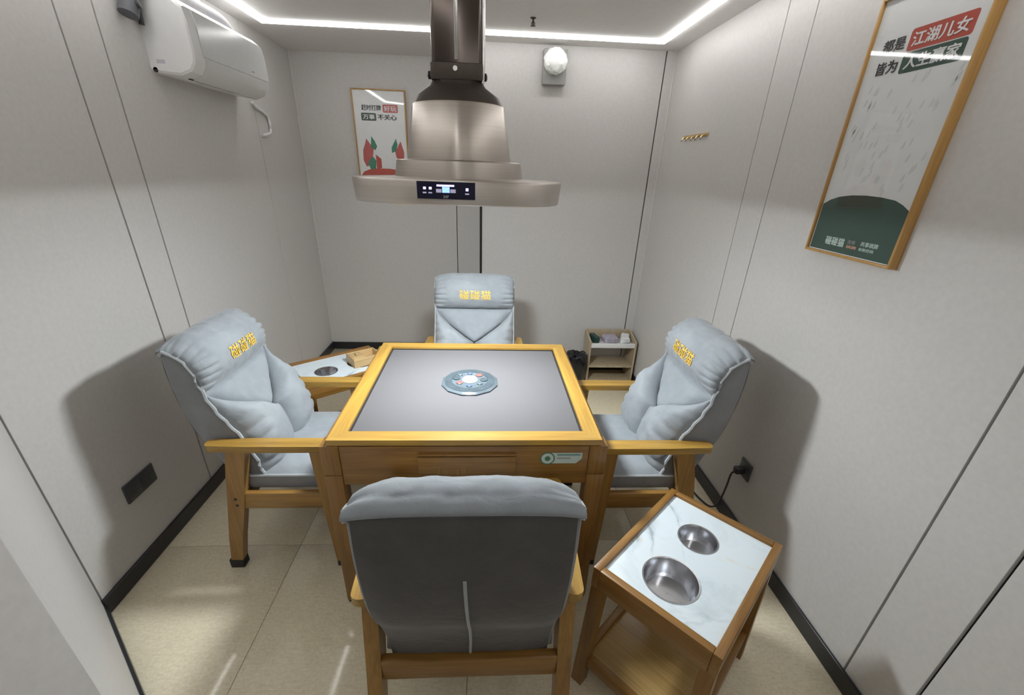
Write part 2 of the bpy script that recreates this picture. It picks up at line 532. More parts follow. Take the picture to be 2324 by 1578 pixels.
# ------------------------------------------------------------------ mahjong table
TX0, TX1, TY0, TY1, TH = -0.553, 0.427, 1.21, 2.115, 0.766
tb = empty('mahjong_table', ((TX0 + TX1) / 2, (TY0 + TY1) / 2, 0), label='square oak game table with lilac felt top in the room centre', cat='table')
cx, cy = tb.location.x, tb.location.y
hx, hy = (TX1 - TX0) / 2, (TY1 - TY0) / 2
LW = 0.064
for sx in (-1, 1):
    for sy in (-1, 1):
        x0, x1 = sorted((sx * hx, sx * (hx - LW)))
        y0, y1 = sorted((sy * hy, sy * (hy - LW)))
        m = MB().box(x0, x1, y0, y1, 0.645, TH, bev=0.005)
        xa, xb = sorted((sx * hx, sx * (hx - LW * 0.55)))
        ya, yb = sorted((sy * hy, sy * (hy - LW * 0.55)))
        m.box(x0 + 0.0, x1, y0, y1, 0.012, 0.6445, bev=0.006)
        leg = m.build('leg', DZ, tb)
        MB().box(x0 + 0.004, x1 - 0.004, y0 + 0.004, y1 - 0.004, 0, 0.012, bev=0.002).build('foot_pad', RUBBER, leg)
for sy in (-1, 1):
    y = sy * hy
    a, b = sorted((y - sy * 0.004, y - sy * 0.030))
    ap = rbox('apron', DX, tb, -hx + LW, hx - LW, a, b, 0.603, TH - 0.002)
    a, b = sorted((y - sy * 0.004, y + sy * 0.008))
    dr = MB().box(-0.165, 0.171, a, b, 0.655, 0.727, bev=0.002).box(-0.165, 0.171, a, min(b, b) if sy > 0 else b, 0.731, 0.738, bev=0.0015).build('drawer', DX, tb)
    if sy < 0:
        for (u, v0, v1, tilt) in ((-0.096, 0.655, 0.684, 0.004), (-0.077, 0.655, 0.684, 0), (-0.068, 0.655, 0.684, 0), (-0.030, 0.655, 0.676, 0), (-0.012, 0.655, 0.684, 0), (-0.005, 0.655, 0.684, 0)):
            q = MB()
            q.loft([[Vector((u - 0.0009, y - 0.0092, v0)), Vector((u + 0.0009, y - 0.0092, v0)), Vector((u + 0.0009, y - 0.0075, v0)), Vector((u - 0.0009, y - 0.0075, v0))],
                    [Vector((u + tilt - 0.0009, y - 0.0092, v1)), Vector((u + tilt + 0.0009, y - 0.0092, v1)), Vector((u + tilt + 0.0009, y - 0.0075, v1)), Vector((u + tilt - 0.0009, y - 0.0075, v1))]])
            q.build('carved_stroke', WX, dr, smooth=False)
for sx in (-1, 1):
    x = sx * hx
    a, b = sorted((x - sx * 0.004, x - sx * 0.030))
    rbox('apron', DY, tb, a, b, -hy + LW, hy - LW, 0.603, TH - 0.002)
rbox('machine_tray', DARKIN, tb, -hx + 0.035, hx - 0.035, -hy + 0.035, hy - 0.035, 0.60, 0.757)
# rim: four mitred rails
RX0, RX1, RY0, RY1 = -0.527 - cx, 0.404 - cx, 1.214 - cy, 2.100 - cy
RW = 0.056
def rail(c0, c1, c2, c3, mat):
    m = MB()
    z0, z1 = 0.768, 0.789
    m.loft([[Vector((*c, z0)) for c in (c0, c1, c2, c3)], [Vector((*c, z1)) for c in (c0, c1, c2, c3)]])
    m.bevel(0.005, 2)
    m.build('rim_rail', mat, tb)
o = [(RX0, RY0), (RX1, RY0), (RX1, RY1), (RX0, RY1)]
i_ = [(RX0 + RW, RY0 + RW), (RX1 - RW, RY0 + RW), (RX1 - RW, RY1 - RW), (RX0 + RW, RY1 - RW)]
for k in range(4):
    l = (k + 1) % 4
    rail(o[k], o[l], i_[l], i_[k], TX if k % 2 == 0 else TY)
rbox('under_rim', DX, tb, RX0 + 0.012, RX1 - 0.012, RY0 + 0.012, RY1 - 0.012, 0.755, 0.7685, bev=0.001)
m = MB()
for a in ((RX0 + RW - .003, RX1 - RW + .003, RY0 + RW - .003, RY0 + RW + .006), (RX0 + RW - .003, RX1 - RW + .003, RY1 - RW - .006, RY1 - RW + .003),
          (RX0 + RW - .003, RX0 + RW + .006, RY0 + RW, RY1 - RW), (RX1 - RW - .006, RX1 - RW + .003, RY0 + RW, RY1 - RW)):
    m.box(*a, 0.768, 0.7795)
m.build('felt_edge_strip', BLACK, tb, smooth=False)
rbox('felt_top', FELT, tb, RX0 + RW + .006, RX1 - RW - .006, RY0 + RW + .006, RY1 - RW - .006, 0.765, 0.777, bev=0.002)
# centre console
def ngon_prof(prof, n, c, rot=0.0):
    m = MB()
    m.loft([[Vector((c[0] + r * math.cos(2 * PI * (k + 0.5) / n + rot), c[1] + r * math.sin(2 * PI * (k + 0.5) / n + rot), z)) for k in range(n)] for r, z in prof])
    return m
dc = (-0.066 - cx, 1.668 - cy)
con = ngon_prof([(0.123, 0.7765), (0.123, 0.783), (0.112, 0.789), (0.060, 0.7905)], 12, dc).build('centre_console', ICEB, tb, ang=0.3)
MB().lathe([(0.108, 0.787), (0.108, 0.7905), (0.086, 0.7925), (0.078, 0.7925), (0.076, 0.789)], 48, (*dc, 0)).build('outer_ring', ICED, con)
MB().lathe([(0.034, 0.790), (0.034, 0.793), (0.028, 0.800), (0.014, 0.805), (0.001, 0.806)], 32, (*dc, 0)).build('dice_dome', DOME, con)
for k, (ang, rad, rr, mt) in enumerate(((0.85, 0.060, 0.015, ROSE), (3.75, 0.052, 0.014, ROSE), (1.6, 0.062, 0.012, BLUEB), (4.7, 0.055, 0.013, BLUEB), (2.9, 0.060, 0.016, ICED), (5.6, 0.056, 0.013, ICEB), (0.0, 0.060, 0.016, ICED), (2.3, 0.066, 0.011, ICEB))):
    MB().lathe([(rr, 0.789), (rr, 0.794), (rr * 0.75, 0.796)], 20, (dc[0] + rad * math.cos(ang), dc[1] + rad * math.sin(ang), 0)).build('button', mt, con)
# sticker on the front apron
sy_ = -hy + 0.004
st = MB()
cxs, czs = 0.203 - cx + 0.008, 0.712
st.prism([(0.195 - cx + 0.022, 0.692), (0.340 - cx - 0.02, 0.692), (0.340 - cx, 0.712), (0.340 - cx, 0.736), (0.195 - cx + 0.022, 0.736)], lambda u, v, d: (u, sy_ - d, v), 0, 0.0008)
stk = st.build('sticker', STICKW, tb, smooth=False)
tag(stk, 'green and white printed sticker')
def disc_y(name, r, mat, par, c, d0, d1, n=28):
    m = MB(); m.prism([(c[0] + r * math.cos(2 * PI * k / n), c[1] + r * math.sin(2 * PI * k / n)) for k in range(n)], lambda u, v, d: (u, sy_ - d, v), d0, d1)
    return m.build(name, mat, par, smooth=False)
cc = (0.195 - cx + 0.024, 0.713)
disc_y('emblem_ring', 0.026, STICKG, stk, cc, 0.0005, 0.0011)
disc_y('emblem', 0.0215, STICKW, stk, cc, 0.0005, 0.0014)
disc_y('emblem_core', 0.010, STICKG, stk, cc, 0.0005, 0.0017)
m = MB(); m.prism([(0.252 - cx, 0.7245), (0.334 - cx, 0.7245), (0.334 - cx, 0.7325), (0.252 - cx, 0.7325)], lambda u, v, d: (u, sy_ - d, v), 0.0005, 0.0012); m.build('print_bar', STICKT, stk, smooth=False)
m = MB(); m.prism([(0.252 - cx, 0.711), (0.300 - cx, 0.711), (0.300 - cx, 0.717), (0.252 - cx, 0.717)], lambda u, v, d: (u, sy_ - d, v), 0.0005, 0.0012); m.build('print_bar', GREYPL, stk, smooth=False)

# ------------------------------------------------------------------ armchair
def interp_xz(path, v):
    """position and outward normal on a sampled (y, z) path at parameter v in 0..1"""
    n = len(path) - 1
    f = min(max(v, 0), 1) * n
    i = min(int(f), n - 1)
    p = path[i].lerp(path[i + 1], f - i)
    a, b = path[max(i - 1, 0)], path[min(i + 2, n)]
    d = (b - a).normalized()
    return p, Vector((d.y, -d.x))

FRONT = smooth_path([(.165, .455), (.150, .54), (.118, .64), (.062, .735), (.032, .80), (.015, .87), (-.004, .945), (-.055, .998)], 60)
REAR = [(.058, .338), (.040, .43), (.000, .54), (-.046, .635), (-.076, .74), (-.090, .84), (-.094, .92), (-.092, .998)]
def v_at_z(z):
    for i in range(len(FRONT) - 1):
        if FRONT[i].y <= z <= FRONT[i + 1].y:
            return (i + (z - FRONT[i].y) / (FRONT[i + 1].y - FRONT[i].y)) / (len(FRONT) - 1)
    return 1.0
VS = v_at_z(0.838)          # seam under the head pillow
VA = v_at_z(0.650)          # apex of the V
HWB = 0.238                 # half width of the back

def bulge(a, p=4.0, q=0.55):
    return max(0.0, 1 - abs(2 * a - 1) ** p) ** q

def crumple(q, n, h):
    w = noise.noise(q * 24.0) * 0.0042 + noise.noise(q * 60.0) * 0.0016
    return q + n * w * (0.3 + 0.7 * min(1, h / 0.02))

def puff(name, mat, parent, na, nb, base, amp, under=-0.012):
    """closed cushion: front grid inflated from base(a, b) -> (point, normal), flat behind"""
    bm = bmesh.new()
    F, B = [], []
    for j in range(nb + 1):
        fr, br = [], []
        for i in range(na + 1):
            a, b = i / na, j / nb
            p, n = base(a, b)
            h = amp(a, b)
            q = p + n * h
            q = crumple(q, n, h)
            fr.append(bm.verts.new(q))
            edge = i in (0, na) or j in (0, nb)
            br.append(fr[-1] if edge else bm.verts.new(p + n * under * bulge(a) * bulge(b)))
        F.append(fr); B.append(br)
    for j in range(nb):
        for i in range(na):
            for G, flip in ((F, False), (B, True)):
                vs_ = [G[j][i], G[j][i + 1], G[j + 1][i + 1], G[j + 1][i]]
                if len(set(vs_)) < 3: continue
                if G is B and all(F[jj][ii] is B[jj][ii] for jj, ii in ((j, i), (j, i + 1), (j + 1, i + 1), (j + 1, i))): continue
                try: bm.faces.new(vs_[::-1] if flip else vs_)
                except ValueError: pass
    bmesh.ops.remove_doubles(bm, verts=bm.verts, dist=0.0004)
    m = MB(); m.bm.free(); m.bm = bm
    return m.build(name, mat, parent, ang=1.4)

def P3(x, v):
    p, n = interp_xz(FRONT, v)
    return Vector((x, p.x, p.y)), Vector((0, n.x, n.y))

PILLOW = smooth_path([(.022, .838), (.015, .875), (-.002, .945), (-.040, .998), (-.076, 1.011), (-.091, 1.010), (-.0955, 1.004)], 60)

def make_chair(name):
    root = bpy.data.objects.new(name, None)
    COL.objects.link(root)
    # legs
    for sx in (-1, 1):
        xo, xi = sorted((sx * 0.292, sx * 0.250))
        prof = [(0.0, -0.020, 0.046), (0.17, 0.012, 0.056), (0.34, 0.052, 0.066), (0.50, 0.084, 0.071), (0.618, 0.112, 0.074)]
        m = MB()
        m.loft([[Vector((xo, y - w / 2, z)), Vector((xi, y - w / 2, z)), Vector((xi, y + w / 2, z)), Vector((xo, y + w / 2, z))] for z, y, w in prof])
        m.bevel(0.005, 2)
        leg = m.build('leg', VZ, root)
        MB().box(xo - 0.002, xi + 0.002, -0.046, 0.012, 0.0, 0.046, bev=0.004).build('rubber_foot', RUBBER, leg)
        for zz in (0.352, 0.384):
            b = MB()
            b.tube([(sx * 0.2915, 0.060, zz), (sx * 0.2935, 0.060, zz)], 0.006, 10)
            b.build('bolt', BLACK, leg)
        m = MB()
        m.loft([[Vector((xo, 0.415, 0)), Vector((xi, 0.415, 0)), Vector((xi, 0.462, 0)), Vector((xo, 0.462, 0))],
                [Vector((xo, 0.385, .618)), Vector((xi, 0.385, .618)), Vector((xi, 0.445, .618)), Vector((xo, 0.445, .618))]])
        m.bevel(0.005, 2)
        leg = m.build('leg', VZ, root)
        MB().box(xo - 0.002, xi + 0.002, 0.413, 0.464, 0.0, 0.03, bev=0.004).build('rubber_foot', RUBBER, leg)
        # armrest
        cxa = sx * 0.272
        w0, w1 = 0.024, 0.030
        pl = []
        for k in range(9):
            a = PI + PI * k / 8
            pl.append((cxa + w0 * math.cos(a), 0.018 + 0.018 * math.sin(a)))
        pl += [(cxa + w1, 0.16), (cxa + w1, 0.44), (cxa + w1 - 0.008, 0.458), (cxa - w1 + 0.008, 0.458), (cxa - w1, 0.44), (cxa - w1, 0.16)]
        m = MB()
        m.prism(pl, lambda u, v, d: (u, v, d), 0.617, 0.645)
        m.bevel(0.006, 3, 0.9)
        m.build('armrest', WY, root)
        # side rail
        a, b = sorted((sx * 0.288, sx * 0.262))
        rbox('side_rail', VY, root, a, b, 0.05, 0.43, 0.33, 0.408, bev=0.004)
    rbox('rear_rail', DX, root, -0.25, 0.25, 0.018, 0.046, 0.278, 0.360, bev=0.004)
    rbox('front_rail', VX, root, -0.25, 0.25, 0.425, 0.45, 0.335, 0.415, bev=0.004)
    # seat
    bm = bmesh.new()
    S = MB(); S.bm.free(); S.bm = bm
    nx, ny = 14, 16
    rings = []
    def seat_ring(z, ins, y0=0.085, y1=0.492, hw=0.246, r=0.03, n=6):
        pts = []
        for (ccx, ccy, a0) in ((hw - r, y1 - r, 0), (-hw + r, y1 - r, PI / 2), (-hw + r, y0 + r, PI), (hw - r, y0 + r, 1.5 * PI)):
            for k in range(n + 1):
                a = a0 + PI / 2 * k / n
                pts.append(Vector((ccx + (r - ins) * math.cos(a), ccy + (r - ins) * math.sin(a), z)))
        return pts
    S.loft([seat_ring(z, ins) for z, ins in ((0.398, 0.012), (0.402, 0.004), (0.41, 0.0), (0.455, -0.002), (0.468, 0.0))])
    seat = S.build('seat', FABS, root)
    base = lambda a, b: (Vector(((2 * a - 1) * 0.246, 0.085 + 0.407 * b, 0.466)), Vector((0, 0, 1)))
    puff('seat_pad', FAB, seat, 24, 24, base, lambda a, b: 0.036 * bulge(a, 5, .6) * bulge(b, 6, .5), under=-0.004)
    pp = seat_ring(0.4675, -0.001)
    m = MB(); m.tube(pp + [pp[0]], 0.0055, 6); m.build('piping', PIPE, seat)
    # back shell
    rear = smooth_path(REAR, 30)
    m = MB()
    ringpts = [FRONT[int(k)] for k in (0, 6, 12, 18, 24, 30, 36, 42, 48, 54, 59)] + [rear[k] for k in range(29, -1, -2)]
    rings = []
    cen = Vector((sum(p.x for p in ringpts) / len(ringpts), sum(p.y for p in ringpts) / len(ringpts)))
    def ring(x, ins):
        out = []
        n = len(ringpts)
        for k in range(n):
            t = (ringpts[(k + 1) % n] - ringpts[k - 1]).normalized()
            nn = Vector((-t.y, t.x))
            p = ringpts[k] + nn * ins
            out.append(Vector((x, p.x, p.y)))
        return out
    W = HWB - 0.002
    # sign of the inset: test that it moves towards the centre
    for x, ins in ((-W, 0.014), (-W + 0.004, 0.006), (-W + 0.012, 0.0), (-0.12, 0.0), (0, 0.0), (0.12, 0.0), (W - 0.012, 0.0), (W - 0.004, 0.006), (W, 0.014)):
        rings.append(ring(x, ins))
    m.loft(rings)
    back = m.build('backrest', FABS, root, ang=1.0)
    # dark rear cover
    rc = smooth_path(REAR, 30)
    bm = bmesh.new(); m = MB(); m.bm.free(); m.bm = bm
    R2 = []
    for k in range(30):
        p = rc[k]
        t = (rc[min(k + 1, 29)] - rc[max(k - 1, 0)]).normalized()
        nn = Vector((-t.y, t.x))
        row = []
        for q in range(21):
            u = q / 20 * 2 - 1
            fac = 0.0012 + 0.012 * bulge((u + 1) / 2, 6, .6) * (1 if k < 6 else bulge(k / 29, 6, .6))
            fac += 0.0015 * noise.noise(Vector((u * 3, k * 0.3, 1)))
            row.append(Vector((u * (HWB - 0.013), p.x + nn.x * fac, p.y + nn.y * fac)))
        R2.append(row)
    m.loft(R2, cap=False, closed=False)
    inner = [[Vector((v.x * 0.999, v.y + 0.008, v.z)) for v in row] for row in R2]
    m.loft(inner, cap=False, closed=False)
    cover = m.build('rear_cover', FABD, back, ang=1.2)
    zp = []
    for k in range(0, 23):
        p = rc[k]; t = (rc[k + 1] - rc[max(k - 1, 0)]).normalized()
        zp.append((0.003 * math.sin(k * 0.2), p.x - t.y * 0.0145, p.y + t.x * 0.0145))
    m = MB(); m.tube(zp, 0.0042, 6); tag(m.build('zip_seam', PIPE, back), 'pale zip seam down the rear cover')
    # head pillow wrapped over the top
    def pbase(a, b):
        p, n = interp_xz(PILLOW, b)
        n = Vector((n.x, n.y))
        u = 2 * a - 1
        drop = 0.018 * abs(u) ** 4
        return Vector((u * (HWB + 0.004), p.x, p.y - drop * min(1, max(0, (b - 0.3) / 0.3)) * (1 if b < 0.9 else 0.6))), Vector((0, n.x, n.y))
    def pamp(a, b):
        along = bulge(b, 3.0, .6)
        h = 0.058 if b < 0.45 else 0.058 - (b - 0.45) / 0.55 * 0.036
        fold = 1 - 0.34 * max(0, math.sin(b * PI * 17 + 2 * a)) * max(0, abs(2 * a - 1) - 0.66) / 0.34
        return h * along * (0.10 + 0.90 * bulge(a, 7, .6)) * fold + 0.006 * along
    pil = puff('head_pillow', FAB, back, 44, 60, pbase, pamp)
    # V panel and lobes
    def wv(v):
        t = (VS - v) / (VS - VA)
        t = min(max(t, 0), 1)
        return (HWB - 0.004) * (1 - t) ** 0.8 * (1 + 0.10 * math.sin(t * PI))
    def vbase(a, b):
        v = VS + (VA - VS) * (1 - (1 - b) ** 1.25)
        return P3((2 * a - 1) * max(0.002, wv(v)), v)
    puff('lumbar_panel', FAB, back, 28, 24, vbase, lambda a, b: 0.046 * bulge(a, 3, .6) * bulge(b, 4, .5) * (1 - 0.35 * b))
    for sx in (-1, 1):
        def lbase(a, b, sx=sx):
            v = VS * 0.985 * (1 - b)
            xi = max(0.003, wv(v) + 0.002)
            return P3(sx * (HWB - a * (HWB - min(xi, HWB - 0.003))), v)
        def lamp(a, b):
            fold = 1 - 0.30 * max(0, math.sin(b * PI * 17 + 5 * a)) * max(0, 0.34 - a) / 0.34
            v = VS * (1 - b)
            width = (HWB - wv(v)) / HWB
            return 0.094 * bulge(a, 3.2, .6) * bulge(b, 3.4, .55) * (0.25 + 0.75 * min(1, width * 1.6)) * fold
        puff('side_lobe', FAB, back, 24, 48, lbase, lamp)
        pts = [(sx * (HWB + 0.001), p.x + 0.002, p.y) for p in FRONT[::2]]
        last = FRONT[-1]
        pts += [(sx * (HWB + 0.001), -0.075, 1.002), (sx * (HWB - 0.004), -0.092, 0.985)]
        pts = [(x, y + 0.0035 * math.sin(i * 1.9), z) for i, (x, y, z) in enumerate(pts)]
        m = MB(); m.tube(pts, 0.0065, 6); m.build('piping', PIPE, back)
    # embroidered name on the pillow
    me = text_mesh('碰碰猫', 0.185, 0.060, bold=0.014)
    bm = bmesh.new(); bm.from_mesh(me); bpy.data.meshes.remove(me)
    bmesh.ops.triangulate(bm, faces=bm.faces[:])
    for _ in range(3):
        long = [e for e in bm.edges if e.calc_length() > 0.012]
        if not long: break
        bmesh.ops.subdivide_edges(bm, edges=long, cuts=1)
        bmesh.ops.triangulate(bm, faces=bm.faces[:])
    for v in bm.verts:
        b = 0.345 + v.co.y / 0.20 * 0.62
        a = 0.5 - (v.co.x + 0.004) / (2 * HWB)
        p, n = pbase(a, b)
        h = pamp(a, b)
        p = crumple(p + n * h, n, h) + n * (0.0024 + v.co.z * 4)
        v.co = p
    me = bpy.data.meshes.new('embroidery'); bm.to_mesh(me); bm.free()
    link('embroidery', me, pil, GOLD)
    return root

chair = make_chair('armchair')
G = 'grey padded armchairs around the game table'
placed = [
    (chair, (-0.037, 0.735), 0.0, 'grey armchair seen from behind in the foreground, dark rear cover showing'),
    (None, (-1.060, 1.685), -PI / 2, 'grey armchair at the left side of the table beside left wall socket'),
    (None, (0.914, 1.665), PI / 2, 'grey armchair at the right side of the table by the marble-topped stand'),
    (None, (-0.068, 2.585), PI, 'grey armchair at the far side of the table facing the viewer'),
]
for o, (x, y), rz, lab in placed:
    o = o or copy_tree(chair)
    o.location = (x, y, 0)
    o.rotation_euler = (0, 0, rz)
    tag(o, lab, 'chair', G)

# ------------------------------------------------------------------ marble-topped side tables
def make_stand(name):
    root = bpy.data.objects.new(name, None)
    COL.objects.link(root)
    a, b, H = 0.190, 0.257, 0.552      # half sizes along x and y
    T = 0.024
    for sx in (-1, 1):
        for sy in (-1, 1):
            m = MB()
            x0, x1 = sorted((sx * (a - 0.002), sx * (a - 0.042))); y0, y1 = sorted((sy * (b - 0.002), sy * (b - 0.042)))
            d = 0.014
            m.loft([[Vector((x + sx * d * k, y + sy * d * k, z)) for x, y in ((x0, y0), (x1, y0), (x1, y1), (x0, y1))] for z, k in ((0.0, 1), (0.478, 0))])
            m.bevel(0.003, 2)
            m.build('leg', DZ, root)
    for sx in (-1, 1):
        x0, x1 = sorted((sx * a, sx * (a - T)))
        rbox('frame_side', DY, root, x0, x1, -b, b, 0.474, H, bev=0.003)
        xa, xb = sorted((sx * (a - 0.006 + 0.008), sx * (a - 0.032 + 0.008)))
        rbox('stretcher', DY, root, xa, xb, -b + 0.03, b - 0.03, 0.10, 0.145, bev=0.003)
    for sy in (-1, 1):
        y0, y1 = sorted((sy * b, sy * (b - T)))
        rbox('frame_side', DX, root, -a + T, a - T, y0, y1, 0.474, H, bev=0.003)
        ya, yb = sorted((sy * (b - 0.006 + 0.008), sy * (b - 0.032 + 0.008)))
        rbox('stretcher', DX, root, -a + 0.03, a - 0.03, ya, yb, 0.10, 0.145, bev=0.003)
    rbox('shelf', PLY, root, -a + 0.022, a - 0.022, -b + 0.022, b - 0.022, 0.118, 0.130, bev=0.001)
    # marble slab with two round cut-outs
    zt, zb = 0.541, 0.520
    holes = ((0.018, -0.092, 0.060), (0.009, 0.120, 0.079))
    bm = bmesh.new()
    A, B = a - T, b - T
    # strips between holes: build as quads around every hole cell
    cells = ((-B, 0.0, holes[0]), (0.0, B, holes[1]))
    n = 48
    for z, up in ((zt, True), (zb, False)):
        for y0, y1, (hx_, hy_, r) in cells:
            inner, outer = [], []
            for k in range(n):
                t = 2 * PI * k / n
                c, s = math.cos(t), math.sin(t)
                inner.append(bm.verts.new((hx_ + r * c, hy_ + r * s, z)))
                lim = []
                if c > 1e-9: lim.append((A - hx_) / c)
                if c < -1e-9: lim.append((-A - hx_) / c)
                if s > 1e-9: lim.append((y1 - hy_) / s)
                if s < -1e-9: lim.append((y0 - hy_) / s)
                d = min(lim)
                outer.append(bm.verts.new((hx_ + d * c, hy_ + d * s, z)))
            for k in range(n):
                l = (k + 1) % n
                f = [inner[k], outer[k], outer[l], inner[l]]
                bm.faces.new(f if up else f[::-1])
                # fill the corner triangle when the outer segment turns a corner
                p, q = outer[k].co, outer[l].co
                if abs(p.x - q.x) > 1e-6 and abs(p.y - q.y) > 1e-6:
                    cxn = A if max(p.x, q.x) > A - 1e-6 else -A
                    cyn = y1 if max(p.y, q.y) > y1 - 1e-6 else y0
                    cv = bm.verts.new((cxn, cyn, z))
                    f = [outer[k], cv, outer[l]]
                    bm.faces.new(f if up else f[::-1])
    m = MB(); m.bm.free(); m.bm = bm
    m.build('marble_top', MARB, root, smooth=False)
    for hx_, hy_, r in holes:
        dpt = 0.062 if r > 0.07 else 0.055
        prof = [(r + 0.004, zt + 0.0005), (r + 0.0035, zt + 0.002), (r - 0.001, zt + 0.0015), (r - 0.004, zt - 0.006), (r * 0.88, zt - dpt * 0.85), (r * 0.80, zt - dpt), (0.0015, zt - dpt),
                (0.0015, zt - dpt - 0.001), (r * 0.80, zt - dpt - 0.001), (r * 0.895, zt - dpt * 0.85), (r - 0.002, zt - 0.006), (r + 0.003, zt)]
        rings = [[Vector((hx_ + q * math.cos(2 * PI * k / 48), hy_ + q * math.sin(2 * PI * k / 48), z)) for k in range(48)] for q, z in prof]
        m = MB(); m.loft(rings, cap=False); m.loft([rings[-1], rings[0]], cap=False)
        bmesh.ops.remove_doubles(m.bm, verts=m.bm.verts, dist=1e-6)
        m.build('cup', STEEL2, root)
    return root

stand = make_stand('side_table')
GS = 'marble-topped wooden side tables with steel cups'
ang1 = math.atan2(-0.737, 0.675)
stand.location = (0.646, 0.932, 0)
stand.rotation_euler = (0, 0, ang1 + PI)      # local -y points towards the small cup's end
tag(stand, 'low oak side table with white marble top and two empty steel cups, right foreground', 'table', GS)
s2 = copy_tree(stand)
L_, N_, F_ = Vector((-1.187, 2.331)), Vector((-0.920, 2.031)), Vector((-0.776, 2.653))
c2 = (N_ + F_) / 2
s2.location = (c2.x, c2.y, 0)
dn = (F_ - L_)
s2.rotation_euler = (0, 0, math.atan2(dn.y, dn.x) - PI / 2 )
tag(s2, 'low oak side table behind the left armchair with wooden holder on its marble top', 'table', GS)

# wooden holder standing on the far side table
wbz = 0.5415
wb = empty('wooden_holder', (-0.728, 2.408, wbz), math.atan2(dn.y, dn.x), label='pale wooden holder box with slots standing on the far marble top', cat='box')
m = MB()
rbox('base', BOXW, wb, -0.085, 0.085, -0.06, 0.06, 0, 0.008, bev=0.001)
rbox('wall', BOXW, wb, -0.085, 0.085, -0.06, -0.052, 0.008, 0.055, bev=0.001)
rbox('wall', BOXW, wb, -0.085, 0.085, 0.052, 0.06, 0.008, 0.055, bev=0.001)
rbox('wall', BOXW, wb, -0.085, -0.077, -0.052, 0.052, 0.008, 0.055, bev=0.001)
rbox('wall', BOXW, wb, 0.077, 0.085, -0.052, 0.052, 0.008, 0.055, bev=0.001)
rbox('divider', BOXW, wb, -0.01, -0.002, -0.052, 0.052, 0.008, 0.05, bev=0.001)
lidm = MB().box(-0.075, -0.012, -0.050, 0.050, 0.046, 0.054, bev=0.001).build('lid', BOXW, wb)
rbox('knob', BOXW, wb, -0.05, -0.037, -0.012, 0.012, 0.054, 0.068, bev=0.003)

# ------------------------------------------------------------------ range hood over the table
HX, HY = -0.094, 1.66
hood = empty('range_hood', (HX, HY, 1.515), label='stainless smoke hood with lit blue display hanging over the game table', cat='hood')
def superell(a, b, e, n=72):
    pts = []
    for k in range(n):
        t = 2 * PI * k / n
        c, s = math.cos(t), math.sin(t)
        pts.append((a * math.copysign(abs(c) ** (2 / e), c), b * math.copysign(abs(s) ** (2 / e), s)))
    return pts
def ring_at(a, b, e, z): return [Vector((x, y, z)) for x, y in superell(a, b, e)]
z0 = 0.0
m = MB()
m.loft([ring_at(0.300, 0.222, 3.2, 0.012), ring_at(0.335, 0.252, 3.2, 0.006), ring_at(0.340, 0.257, 3.2, 0.0), ring_at(0.343, 0.260, 3.2, 0.003), ring_at(0.349, 0.265, 3.2, 0.064), ring_at(0.346, 0.262, 3.2, 0.070), ring_at(0.20, 0.19, 2.6, 0.075)], cap=False)
def strip_top(m): return m
tray = m.build('tray', STEEL, hood)
m = MB(); m.loft([ring_at(0.306, 0.228, 3.2, 0.011), ring_at(0.306, 0.228, 3.2, 0.016)]); m.build('filter_plate', GREYPL, hood)
MB().lathe([(0.080, 0.011), (0.080, 0.001), (0.070, -0.004), (0.0005, -0.004)], 32).build('lamp', LAMP, hood)
m = MB(); m.lathe([(0.219, 0.072), (0.2195, 0.078), (0.2125, 0.122), (0.209, 0.125), (0.17, 0.127)], 64); m.build('tier', STEEL, hood)
m = MB(); m.lathe([(0.176, 0.126), (0.1765, 0.130), (0.1525, 0.284), (0.150, 0.287), (0.14, 0.288)], 64); m.build('cone', STEELZ, hood)
def rsq(a, r, z, n=6):
    pts = []
    for (sx, sy, a0) in ((1, 1, 0), (-1, 1, PI / 2), (-1, -1, PI), (1, -1, 1.5 * PI)):
        for k in range(n + 1):
            t = a0 + PI / 2 * k / n
            pts.append(Vector((sx * (a - r) + r * math.cos(t), sy * (a - r) + r * math.sin(t), z)))
    return pts
m = MB(); m.loft([rsq(0.149, 0.148, 0.286), rsq(0.132, 0.128, 0.312), rsq(0.090, 0.06, 0.335), rsq(0.076, 0.03, 0.352), rsq(0.076, 0.02, 0.36)]); m.build('shoulder', DUCT2, hood)
m = MB(); m.loft([rsq(0.079, 0.016, 0.350), rsq(0.081, 0.016, 0.356), rsq(0.081, 0.016, 0.392), rsq(0.078, 0.016, 0.394)]); m.build('collar', DUCT2, hood)
m = MB(); m.loft([rsq(0.0765, 0.014, 0.39), rsq(0.0765, 0.014, 0.60), rsq(0.076, 0.014, ZC - 1.515)]); m.build('duct', DUCT, hood)
m = MB().box(-0.006, 0.006, -0.0795, -0.074, 0.40, ZC - 1.515, bev=0.002); m.build('duct_seam', CHROME, hood)
m = MB(); m.tube([(0.079, -0.06, 0.345), (0.081, -0.06, 0.40), (0.081, -0.06, 0.6), (0.081, -0.06, ZC - 1.515)], 0.006, 10); m.build('side_pipe', CHROME, hood)
for sx in (-1, 1):
    m = MB(); m.lathe([(0.011, 0), (0.011, 0.010), (0.005, 0.013)], 12)
    bmesh.ops.transform(m.bm, matrix=Matrix.Translation((sx * 0.081, -0.03, 0.366)) @ Matrix.Rotation(sx * PI / 2, 4, 'Y'), verts=m.bm.verts)
    m.build('clamp_knob', BLACK, hood)
m = MB(); m.lathe([(0.007, 0), (0.007, 0.004)], 12)
bmesh.ops.transform(m.bm, matrix=Matrix.Translation((-0.004, -0.081, 0.378)) @ Matrix.Rotation(PI / 2, 4, 'X'), verts=m.bm.verts)
m.build('screw', CHROME, hood)
